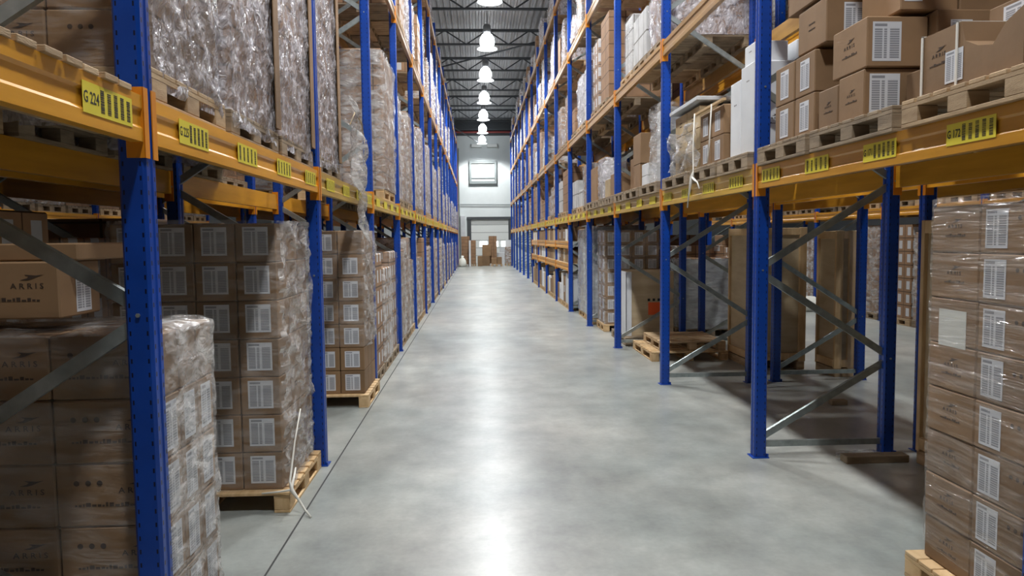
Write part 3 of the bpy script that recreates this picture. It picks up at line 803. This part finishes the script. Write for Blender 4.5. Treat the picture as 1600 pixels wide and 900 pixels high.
pallet(-2.25,-1.17,9.32,10.58,DK,'long pallet under the tall brown load, third bay of left shelf','shelf pallets at left','wood_new')
for n in range(3,NB): fill('left','left',0,n,DK,1.75 if n<8 else 1.2,br,['film_mid','film_cloudy','film_cloudy'],.08,XL,z0=2.63,hmin=1.4 if n<8 else 1.0)
for n in range(1,11): fill('left','left',1,n,L2L+BH+.001,1.6,br,['film_mid','film_cloudy',None],.15,XL,z0=2.63,hmin=1.0)
for n in range(5,NB): fill('left','left',2,n,L3L+BH+.001,.8,br,['film_mid','film_cloudy'],.4,XL-.06,z0=2.63)
for n in range(-1,6):
    fill('rear left','rear left',-1,n,0,1.75,br,['film_clear',None,None],.04,-3.01,z0=2.6,hmin=1.6)
for n in range(-1,6):
    fill('outer left','outer left',-1,n,0,1.75,br,['film_mid',None],.04,-7.55,z0=2.6,hmin=1.6)
    fill('outer left','outer left',0,n,DK,1.6,br,['film_mid',None],.04,-7.55,z0=2.6,hmin=1.2)
for n in range(-1,5): fill('rear left','rear left',0,n,DK,1.6,br,[None,'film_mid'],.02,-3.01,z0=2.6,hmin=1.2)
# right
mix=['load_plain','load_label','load_plain','load_white']
for n in range(4,NB):
    fill('right','right',0,n,DK,1.2,mix,['film_mid','film_clear',None,None],.15,XR,z0=2.56,hmin=.6)
for n in range(2,NB): fill('right','right',1,n,R2+BH+.001,1.4,mix,['film_mid','film_clear',None,'film_cloudy'],.18,XR,z0=2.56,hmin=.8)
for n in range(2,NB): fill('right','right',2,n,R3+BH+.001,1.4,mix,['film_mid','film_cloudy',None,None],.15,XR,z0=2.56,hmin=.8)
for n in range(3,NB): fill('right','right',3,n,R4+BH+.001,1.0,mix,['film_mid','film_cloudy',None],.3,XR,z0=2.56,hmin=.6)
for n in range(0,7): fill('rear right','rear right',0,n,DK,1.2,mix,['film_mid',None],.04,3.97,z0=2.6,hmin=.8)
for n in range(0,7): fill('rear right','rear right',1,n,R2+BH+.001,1.4,br,['film_mid','film_mid',None],.15,3.97,z0=2.6,hmin=1.2)
for n in (3,4,5,6): fill('rear right','rear right',-1,n,0,1.6,br,['film_grey',None],.3,3.97,z0=2.6,hmin=1.2)
for n in range(2,8):
    fill('far aisle','far aisle',-1,n,0,1.75,br,['film_mid',None],.1,8.45,z0=2.6,hmin=1.2)
    fill('far aisle','far aisle',0,n,DK,1.2,br,['film_mid',None],.15,8.45,z0=2.6,hmin=.6)

# ================================================================== goods, right side, floor
# big wrapped stack in the right foreground
pallet(2.11,3.18,2.67,3.42,0,'pine pallet under the big wrapped stack in the right foreground','near floor pallets','wood_new')
def rs_aisle(j,k):
    return [('small',0,0,.3,.2)] if j==2 else [('label',.13,.0,.13,.165),('dots',-.04,.0,.4,.2)]
for k in range(8):
    for j,(a,b) in enumerate(((2.7,3.04),(3.04,3.37))):
        row='top' if k==7 else ('bottom' if k==0 else ORD[8-k])
        fe=[('aisleR','name',0,0,.3,.2)] if j==1 else [('aisleR','label',-.07,0,.13,.165),('aisleR','dots',.1,0,.36,.2)]
        if j==1 and k==5: fe.append(('aisleR','paper',.0,-.03,.19,.17))
        carton(2.17+R.uniform(0,.006),2.56,a+.002,b-.002,PZ+k*.212+.001,PZ+(k+1)*.212-.001,
            f'brown carton, big wrapped right foreground stack, {row} row, {["second","first"][j]} from far corner','cartons of the big right stack',fe)
for k in range(8):
    row='top' if k==7 else ('bottom' if k==0 else ORD[8-k])
    carton(2.57,3.12,2.7,3.37,PZ+k*.212+.001,PZ+(k+1)*.212-.001,f'large brown carton behind the aisle face of big right stack, {row} row','inner cartons of the big right stack',[])
wrap(2.165,3.13,2.7,3.37,.2,1.88,'film_tight','tight clear film with bright streaks round the big right foreground stack',amp=.012,res=.02,seed=4,top=True)
# crate behind it
def crate(x0,x1,y0,y1,z1,label,seed=0):
    t=empty('wooden_crate',((x0+x1)/2,(y0+y1)/2,0)); a,b=(x1-x0)/2,(y1-y0)/2
    mobj('plywood_walls',MB().box(-a+.03,a-.03,-b+.03,b-.03,.12,z1-.03).mesh('plywood_walls',M['ply']),t)
    post=MB().box(-.045,.045,-.02,.02,.1,z1,.004).mesh('corner_batten',M['wood_new'])
    for sx in (-1,1):
        for sy in (-1,1): mobj('corner_batten',post,t,(sx*(a-.045),sy*(b-.02),0))
    rail=MB().box(-a+.09,a-.09,-.02,.02,-.045,.045,.004).mesh('rail',M['wood_new'])
    for sy in (-1,1):
        for z in (.16,z1-.05): mobj('rail',rail,t,(0,sy*(b-.02),z))
    sr=MB().box(-.02,.02,-b+.04,b-.04,-.045,.045,.004).mesh('side_rail',M['wood_new'])
    for sx in (-1,1):
        for z in (.16,z1-.05): mobj('side_rail',sr,t,(sx*(a-.02),0,z))
    sk=MB().box(-.05,.05,-b,b,0,.1,.004).mesh('skid',M['wood'])
    for x in (-a+.06,0,a-.06): mobj('skid',sk,t,(x,0,0))
    tag(t,label,'crate'); return t
crate(3.235,4.1,4.15,5.15,1.8,'pale plywood crate with pine battens behind the big right stack')
crate(3.46,4.15,8.95,9.85,1.8,'tall narrow plywood crate standing in the rear right rack')
crate(4.25,4.5,8.4,8.9,1.75,'slim pine crate edge beside the tall narrow crate')
# low pallets and the sheet-board box with the orange sticker
pallet(2.36,3.42,9.7,10.9,0,'bottom pallet of the two empty ones on the floor at right','empty floor pallets','wood_new')
pallet(2.5,3.4,9.75,10.8,PZ+.001,'upper pallet of the two empty ones on the floor at right','empty floor pallets','wood')
pallet(2.3,3.12,11.15,12.35,0,'pallet under the pale board box with the orange sticker','near floor pallets','wood_old')
t=mobj('board_box',MB().box(-.38,.38,-.42,.42,0,1.02,.01).mesh('board_box',M['ply']),loc=(2.74,11.8,PZ+.001))
mobj('corner_board',MB().box(-.39,-.3,-.435,-.42,0,1.02).box(-.395,-.38,-.435,.4,0,1.02).mesh('corner_board',M['carton_white']),t)['label']='pale white edge board'
s=mobj('warning_sticker',MB().box(-.1,.1,-.1,.1,0,.002).mesh('warning_sticker',M['red']),t); face_place(s,'front',.07,-.08,0,(0,-.42,.51)); s['label']='orange red square sticker'
s=mobj('arrow_marks',MB().box(-.11,-.07,.12,.16,0,.002).box(-.03,.01,.12,.16,0,.002).box(.05,.09,.12,.16,0,.002).mesh('arrow_marks',M['ink']),t); face_place(s,'front',.07,-.08,0,(0,-.42,.51))
tag(t,'pale board box with a square orange sticker on a floor pallet at right','box')
# labelled wrapped stack
pallet(2.27,3.3,12.9,13.74,0,'pine pallet under the labelled wrapped stack beyond the board box','near floor pallets','wood_new')
grid_stack(2.3,3.28,12.95,13.7,PZ,4,2,7,.242,'right','brown carton, wrapped stack beyond the board box','cartons of the wrapped stack beyond the board box',
    lambda i,k:[('label',0,0,.15,.17)], lambda j,k:[('label',0,0,.15,.17)])
wrap(2.3,3.28,12.95,13.7,.12,1.83,'film_mid','shiny film round the labelled stack beyond the board box',amp=.035,res=.035,seed=6,front='film_clear')
for k,(y,h) in enumerate(((14.45,1.8),(15.5,1.75))):
    load(2.76,y,PZ+.001,h,'load_plain','film_grey',f'load veiled in grey film on the right floor, {["nearer","farther"][k]} of the two','grey film loads',dx=1.02,dy=.9)
    pallet(2.24,3.28,y-.46,y+.46,0,f'pallet under the {["nearer","farther"][k]} grey film load on the right floor','near floor pallets','wood_new')
# picking shelves: small boxes on three levels
for n in (5,6,7,8):
    for li,z in enumerate((0,.93+BH+.018,1.45+BH+.018)):
        y=RZ['right']+2.8*n+.13
        if li==0:
            for q in range(3): pallet(2.14,3.1,y+.02+.88*q,y+.84+.88*q,0,f'floor pallet below the picking shelf, {ORD[n+1]} bay, {["near","middle","far"][q]} one','pallets below the picking shelves','wood_new',detail=False)
            z=PZ+.001
        for q in range(6):
            wd=.38; hh=R.uniform(.26,.36) if li else R.uniform(.4,.72)
            mt=R.choice(['carton','carton','carton_white','carton_yel']) if n>5 or li else R.choice(['carton','carton_white'])
            carton(2.14,2.6,y+.44*q+.01,y+.44*q+.01+wd,z,z+hh,
               f'{dict(carton="brown",carton_white="white",carton_yel="pale")[mt]} box, picking shelf {["floor","lower","upper"][li]} level, {ORD[n+1]} bay, {ORD[q+1]} along',f'boxes of the picking shelf {["floor","lower","upper"][li]} level',
               [('aisleR','label',0,0,.16,.16)] if n==5 and q%2==0 else [],mt,name='carton')

# ================================================================== right, lowest shelf, near bays
gl='shelf pallets at right'
def P(y0,y1,lab,mt='wood_old',x0=2.07,x1=3.17): return pallet(x0,x1,y0,y1,DK,lab,gl,mt)
P(2.66,3.48,'weathered pallet carrying the open carton, nearest on the right shelf','wood')
P(3.56,4.46,'weathered pallet second from the camera on the right shelf','wood_old')
P(4.52,5.3,'weathered pallet third from the camera, just before second right post')
P(5.5,6.2,'weathered pallet under the white foam boxes on the right shelf')
P(6.26,7.0,'reddish pallet under the strapped cartons on the right shelf')
P(7.08,8.06,'weathered pallet under the pale cartons before the third right post')
P(8.3,9.2,'dark pallet just beyond the third right post on the shelf')
P(9.28,10.18,'dark pallet under the small white boxes on the right shelf')
P(10.2,10.9,'pallet before the fourth right post on the shelf')
AR='aisleR'
def C(x0,x1,y0,y1,z0,z1,lab,fe=(),mt='carton',rz=0): return carton(x0,x1,y0,y1,z0,z1,lab,'loose cartons on the right shelf',fe,mt,rz=rz)
S=ST+.0005
t=mobj('open_carton',MB().prism([(3.42,0),(2.76,0),(2.76,.24),(2.86,.2),(2.93,.13),(3.02,.15),(3.1,.19),(3.13,.28),(3.42,.28)],'x',-.14,.16).mesh('open_carton',M['carton']),loc=(2.26,0,S))
p=mobj('printed_marks',print_mesh(.3,.26,'name'),t); face_place(p,'aisleR',0,0,.0007,(-.14,3.28,.16))
p=mobj('paper_sheet',MB().box(-.06,.06,-.07,.07,0,.001).mesh('paper_sheet',M['label']),t); face_place(p,'aisleR',0,0,.001,(-.14,3.17,.1)); p['label']='white shipping label'
tag(t,'torn open brown carton under two white straps, nearest on right shelf','carton','loose cartons on the right shelf')
C(2.45,3.1,2.76,3.42,S,S+.42,'labelled brown carton behind the strapped open one on right shelf',[(AR,'label',-.12,.11,.22,.16)])
for k,y in enumerate((3.05,3.3)):
    y=y+.1; mb=MB().box(2.113,2.118,y-.006,y+.006,S-.11,S+.286).box(2.113,2.42,y-.006,y+.006,S+.282,S+.287)
    tag(mobj('carton_strap',mb.mesh('carton_strap',M['strap'])),f'white strap round the open carton, {["nearer","farther"][k]} of the two','strap')
C(2.33,2.62,3.57,3.88,S,S+.22,'low torn brown carton between the strapped carton and the labelled ones',[])
C(2.13,2.46,3.94,4.22,S,S+.265,'lower brown carton with big front label, second shelf pallet, right',[(AR,'name',0,0,.27,.24),('front','label',-.05,0,.17,.21)])
C(2.64,3.08,3.7,4.2,S,S+.26,'brown carton behind the labelled ones on second right shelf pallet',[('front','name',.05,0,.4,.24)])
C(2.13,2.46,4.23,4.47,S,S+.24,'brown carton beside the lower labelled one, second right shelf pallet',[(AR,'name',0,0,.24,.22)])
C(2.13,2.47,3.92,4.3,S+.27,S+.54,'upper brown carton with big front label, second right shelf pallet',[(AR,'name',0,0,.36,.26),('front','label',-.06,0,.16,.21)])
C(2.48,2.95,3.86,4.3,S+.27,S+.56,'brown carton right of the upper labelled one on the shelf',[('front','label',-.1,.05,.12,.08)])
C(2.3,2.62,3.9,4.3,S+.565,S+.86,'topmost labelled carton above the second right shelf pallet',[('front','label',-.09,0,.1,.2)])
C(2.63,3.1,3.9,4.3,S+.565,S+.88,'topmost wide brown carton printed with the maker name, right shelf',[('front','name',0,-.02,.44,.28)])
for k,(a,b) in enumerate(((4.55,4.83),(4.85,5.15))):
    for q in range(2):
        C(2.14,2.52,a,b,S+.265*q,S+.265*q+.262,f'brown carton with aisle label, third right shelf pallet, {["lower","upper"][q]} {["nearer","farther"][k]}',[(AR,'label',0,0,.13,.19)]+([('front','dots',0,.03,.36,.24)] if k==0 else []))
C(2.54,3.1,4.56,5.1,S,S+.5,'large brown carton behind the four aisle labelled ones, right shelf',[('front','full',0,0,.5,.4)])
C(2.16,2.44,4.45,4.84,S+.545,S+.82,'brown carton with front label on the four aisle labelled ones',[(AR,'small',0,0,.3,.24),('front','label',.04,0,.14,.2)])
C(2.46,2.6,4.5,4.85,S+.545,S+.84,'narrow brown carton with two small labels beside the front labelled one',[('front','label',0,.08,.1,.06),('front','label',0,-.05,.1,.06)])
C(2.16,2.66,4.44,5.0,S+.845,S+1.1,'topmost brown carton with corner label by second right post',[('front','label',.1,0,.16,.2)])
# white foam boxes
C(2.15,2.45,5.56,5.86,S,S+.7,'tall white box with small marks behind the second right post',[(AR,'dots',0,.2,.2,.3),('front','name',0,-.1,.28,.2)],'carton_white')
C(2.15,2.4,5.87,6.1,S,S+.62,'white box leaning behind the tall white ones on right shelf',[(AR,'dots',0,.1,.2,.3)],'carton_white')
C(2.47,2.9,5.56,6.1,S,S+.86,'big white box farthest inside behind the second right post',[('front','name',0,-.3,.4,.2)],'carton_white')
C(2.17,2.42,5.6,5.84,S+.702,S+.86,'small white box stacked on the tall white one, right shelf',[(AR,'dots',0,0,.18,.14)],'carton_white')
# strapped cartons
for q in range(2):
    for k,(a,b) in enumerate(((6.3,6.62),(6.64,6.96))):
        C(2.16,2.56,a,b,S+.255*q,S+.255*q+.252,f'brown carton under hanging cords, right shelf, {["lower","upper"][q]} {["nearer","farther"][k]}',[(AR,'label',0,0,.14,.17)]+([('front','dots',0,0,.3,.2)] if k==0 else []))
o=mobj('wooden_lath',MB().bar((2.13,6.2,S+.53),(2.13,7.0,S+.53),.03,.02).mesh('wooden_lath',M['wood_new'])); tag(o,'thin wooden lath lying along the strapped cartons on the shelf','lath')
mb=MB(); mb.tube([(2.1,6.95,S+.53),(2.08,6.93,S+.2),(2.07,6.88,S-.02),(2.05,6.86,S-.08),(2.04,6.92,S-.24),(2.05,7.0,S-.36)],[.007,.006,.007,.02,.008,.006],6)
mb.tube([(2.1,6.45,S+.53),(2.1,6.5,S+.2),(2.09,6.52,S+.02)],.006,6)
mb.tube([(2.05,6.86,S-.08),(2.06,6.72,S-.14),(2.06,6.66,S-.2)],[.012,.008,.006],6)
tag(mobj('hanging_cord',mb.mesh('hanging_cord',M['strap'],True)),'knotted white cord hanging from the lath over the right beam','cord')
for q in range(3):
    for k,(a,b) in enumerate(((7.12,7.54),(7.56,7.98))):
        C(2.2,2.62,a,b,S+.215*q,S+.215*q+.212,f'pale carton, pile before third right post, {["bottom","middle","top"][q]} {["nearer","farther"][k]}',[('aisleR','small',0,0,.3,.2)],'carton_yel')
o=mobj('white_board',MB().box(2.15,3.1,7.05,8.05,S+.68,S+.72,.005).mesh('white_board',M['carton_white'])); tag(o,'flat white board lying over the pale cartons on right shelf','board')
C(2.7,3.1,7.1,8.0,S,S+.675,'large pale carton inside the pile under the white board',[],'carton_yel')
rows=[]
for a in range(20):
    row=[]
    for b in range(16):
        s_=b/15;t_=a/19
        row.append((2.13+.05*noise.noise(Vector((s_*6,t_*6,9)))+.03*math.sin(12*s_+7*t_),6.98+1.0*s_,S+.03+.42*t_+.03*math.sin(8*s_)))
    rows.append(row)
sheet('draped_film',rows,'film_mid','clear film draped over the pale cartons on the right shelf')
wrap(2.14,3.1,8.34,8.85,S,S+.9,'film_mid','column of hazy film round a load just past the third right post',amp=.05,res=.035,seed=12)
C(2.2,3.05,8.4,8.8,S,S+.86,'grey white boxed load inside the hazy film past third right post',[],'carton_white')
for i in range(3):
    for q in range(2):
        C(2.22+.25*i,2.22+.25*i+.24,9.4,9.7,S+.16*q,S+.16*q+.157,f'small white box, pair of rows on right shelf, {["lower","upper"][q]}, {ORD[i+1]} from aisle',[('front','dots',0,0,.2,.12)],'carton_white')
C(2.2,3.05,9.72,10.12,S,S+.34,'brown carton behind the small white boxes on right shelf',[])
C(2.2,3.0,9.7,10.15,S+.345,S+.75,'wide plain brown carton with dark tape above the small boxes',[('front','tape',.0,0,.07,.4)])
C(2.3,2.9,10.3,10.8,S,S+.5,'brown carton just before the fourth right post on the shelf',[])
z0=RZ['right']+2.8*3
for k,(a,b,h,mt) in enumerate(((11.15,11.6,.35,'carton'),(11.7,12.1,.3,'carton_yel'),(12.95,13.6,.62,'carton'))):
    P(a-.05,b+.1,f'pallet on the right shelf past the fourth post, {ORD[k+1]} of three')
    C(2.15,2.8,a,b,S,S+h,f'carton on the right shelf past the fourth post, {ORD[k+1]} of three',[],mt)
P(12.25,12.88,'pallet under the round topped silver package on right shelf')
me=wrap_mesh(.4,.5,.72,.035,.03,31,top=True).mesh('silver_package',M['film_cloudy'],True)
t=mobj('stuffed_package',MB().lathe([(.001,.7),(.12,.68),(.2,.6),(.215,.4),(.215,.05),(.2,0),(.001,0)],16).mesh('package',M['load_white'],True),loc=(2.36,12.56,S)); mobj('stretch_film',me,t)
tag(t,'round topped package in silvery film on the right shelf','package')

# ================================================================== far end of the aisle
def F(x0,x1,y0,y1,z0,z1,lab,mt='carton',fe=()): return carton(x0,x1,y0,y1,z0,z1,lab,'cartons at the far end of the aisle',fe,mt)
for k,(a,b,y,h,lab) in enumerate(((-.98,-.46,45.6,1.85,'first tall brown stack from the left at the aisle end'),(-.4,-.07,45.6,1.6,'second tall narrow brown stack from the left at the aisle end'))):
    load((a+b)/2,y,.14,h-.14,'load_plain',None,lab,None,dx=b-a,dy=.7)
    pallet(a-.02,b+.02,y-.38,y+.38,0,f'pallet under the {["first","second"][k]} tall stack at the aisle end','pallets at the aisle end','wood',detail=False)
t=mobj('wrapped_load',MB().box(-.06,.06,-.2,.2,0,1.6,.01).mesh('sheets',M['carton_white']),loc=(-.44,44.9,0)); tag(t,'narrow bundle of white sheets between the two tall end stacks','bundle')
mb=MB().lathe([(.001,0),(.2,.01),(.25,.15),(.22,.38),(.14,.5),(.07,.56),(.1,.66),(.001,.68)],14); o=mobj('white_sack',mb.mesh('white_sack',M['sack'],True),loc=(-.9,44.3,0)); tag(o,'tied white sack on the floor at the left rack end','sack')
F(.03,.32,44.9,45.4,0,.62,'small brown carton right of the narrow stacks at the aisle end')
F(.08,.8,45.3,45.9,0,.62,'wide lower brown carton in the middle of the aisle end')
F(.33,.88,45.35,45.85,.622,1.32,'brown carton on the wide lower one at the aisle end','carton')
load(1.0,46.3,.14,1.72,'load_plain',None,'tallest orange brown stack in the middle of the aisle end',None,dx=.5,dy=.5)
pallet(.72,1.28,46.02,46.58,0,'pallet under the tallest middle stack at the aisle end','pallets at the aisle end','wood',detail=False)
pallet(.85,1.55,44.5,45.2,0,'pallet with low cartons at the aisle end','pallets at the aisle end','wood',detail=False)
F(.88,1.2,44.6,45.1,.131,.5,'low brown carton at the left of the end pallet')
F(1.22,1.52,44.6,45.1,.131,.56,'low brown carton at the right of the end pallet',)
F(1.3,1.8,46.8,47.3,0,.8,'white wrapped box behind the low cartons at the aisle end','carton_white')
F(1.5,1.95,47.6,48.1,0,1.15,'taller white box near the dock door at the aisle end','carton_white')
load(1.98,45.6,.14,1.0,'load_plain','film_mid','brown load at the right rack end by the door',None,dx=.42,dy=.6)
F(1.8,2.15,45.5,45.9,1.16,1.6,'grey white box on the load at the right rack end','carton_white')
pallet(1.74,2.22,45.28,45.92,0,'pallet under the load at the right rack end','pallets at the aisle end','wood',detail=False)
mb=MB().box(2.72,3.2,5.16,5.26,0,.055,.004); tag(mobj('timber_offcut',mb.mesh('timber_offcut',M['wood_old'])),'dark timber offcut on the floor beside the second right frame','timber')
mb=wrap_mesh(.3,.1,.05,.04,.015,44,top=True); tag(mobj('crumpled_film',mb.mesh('crumpled_film',M['film_mid'],True),loc=(2.9,5.33,.001)),'small heap of crumpled film by the back post foot','plastic wrap')
mb=MB().box(3.52,3.68,6.98,7.06,0,.05,.004); tag(mobj('timber_block',mb.mesh('timber_block',M['wood_old'])),'small loose timber block on the floor inside the rear right rack','timber')
# across the next aisle
mb=MB().lathe([(.001,0),(.3,.01),(.34,.12),(.25,.25),(.1,.32),(.001,.33)],14); o=mobj('white_sack',mb.mesh('white_sack',M['sack'],True),loc=(7.5,16.0,0)); tag(o,'slumped white bag on the floor across the next aisle','sack')

dup={k:v for k,v in SEEN.items() if len(v)>1 }
for k,v in dup.items(): print('DUP',len(v),k)
print('objects',len(bpy.data.objects),'top',len([o for o in bpy.data.objects if not o.parent]))
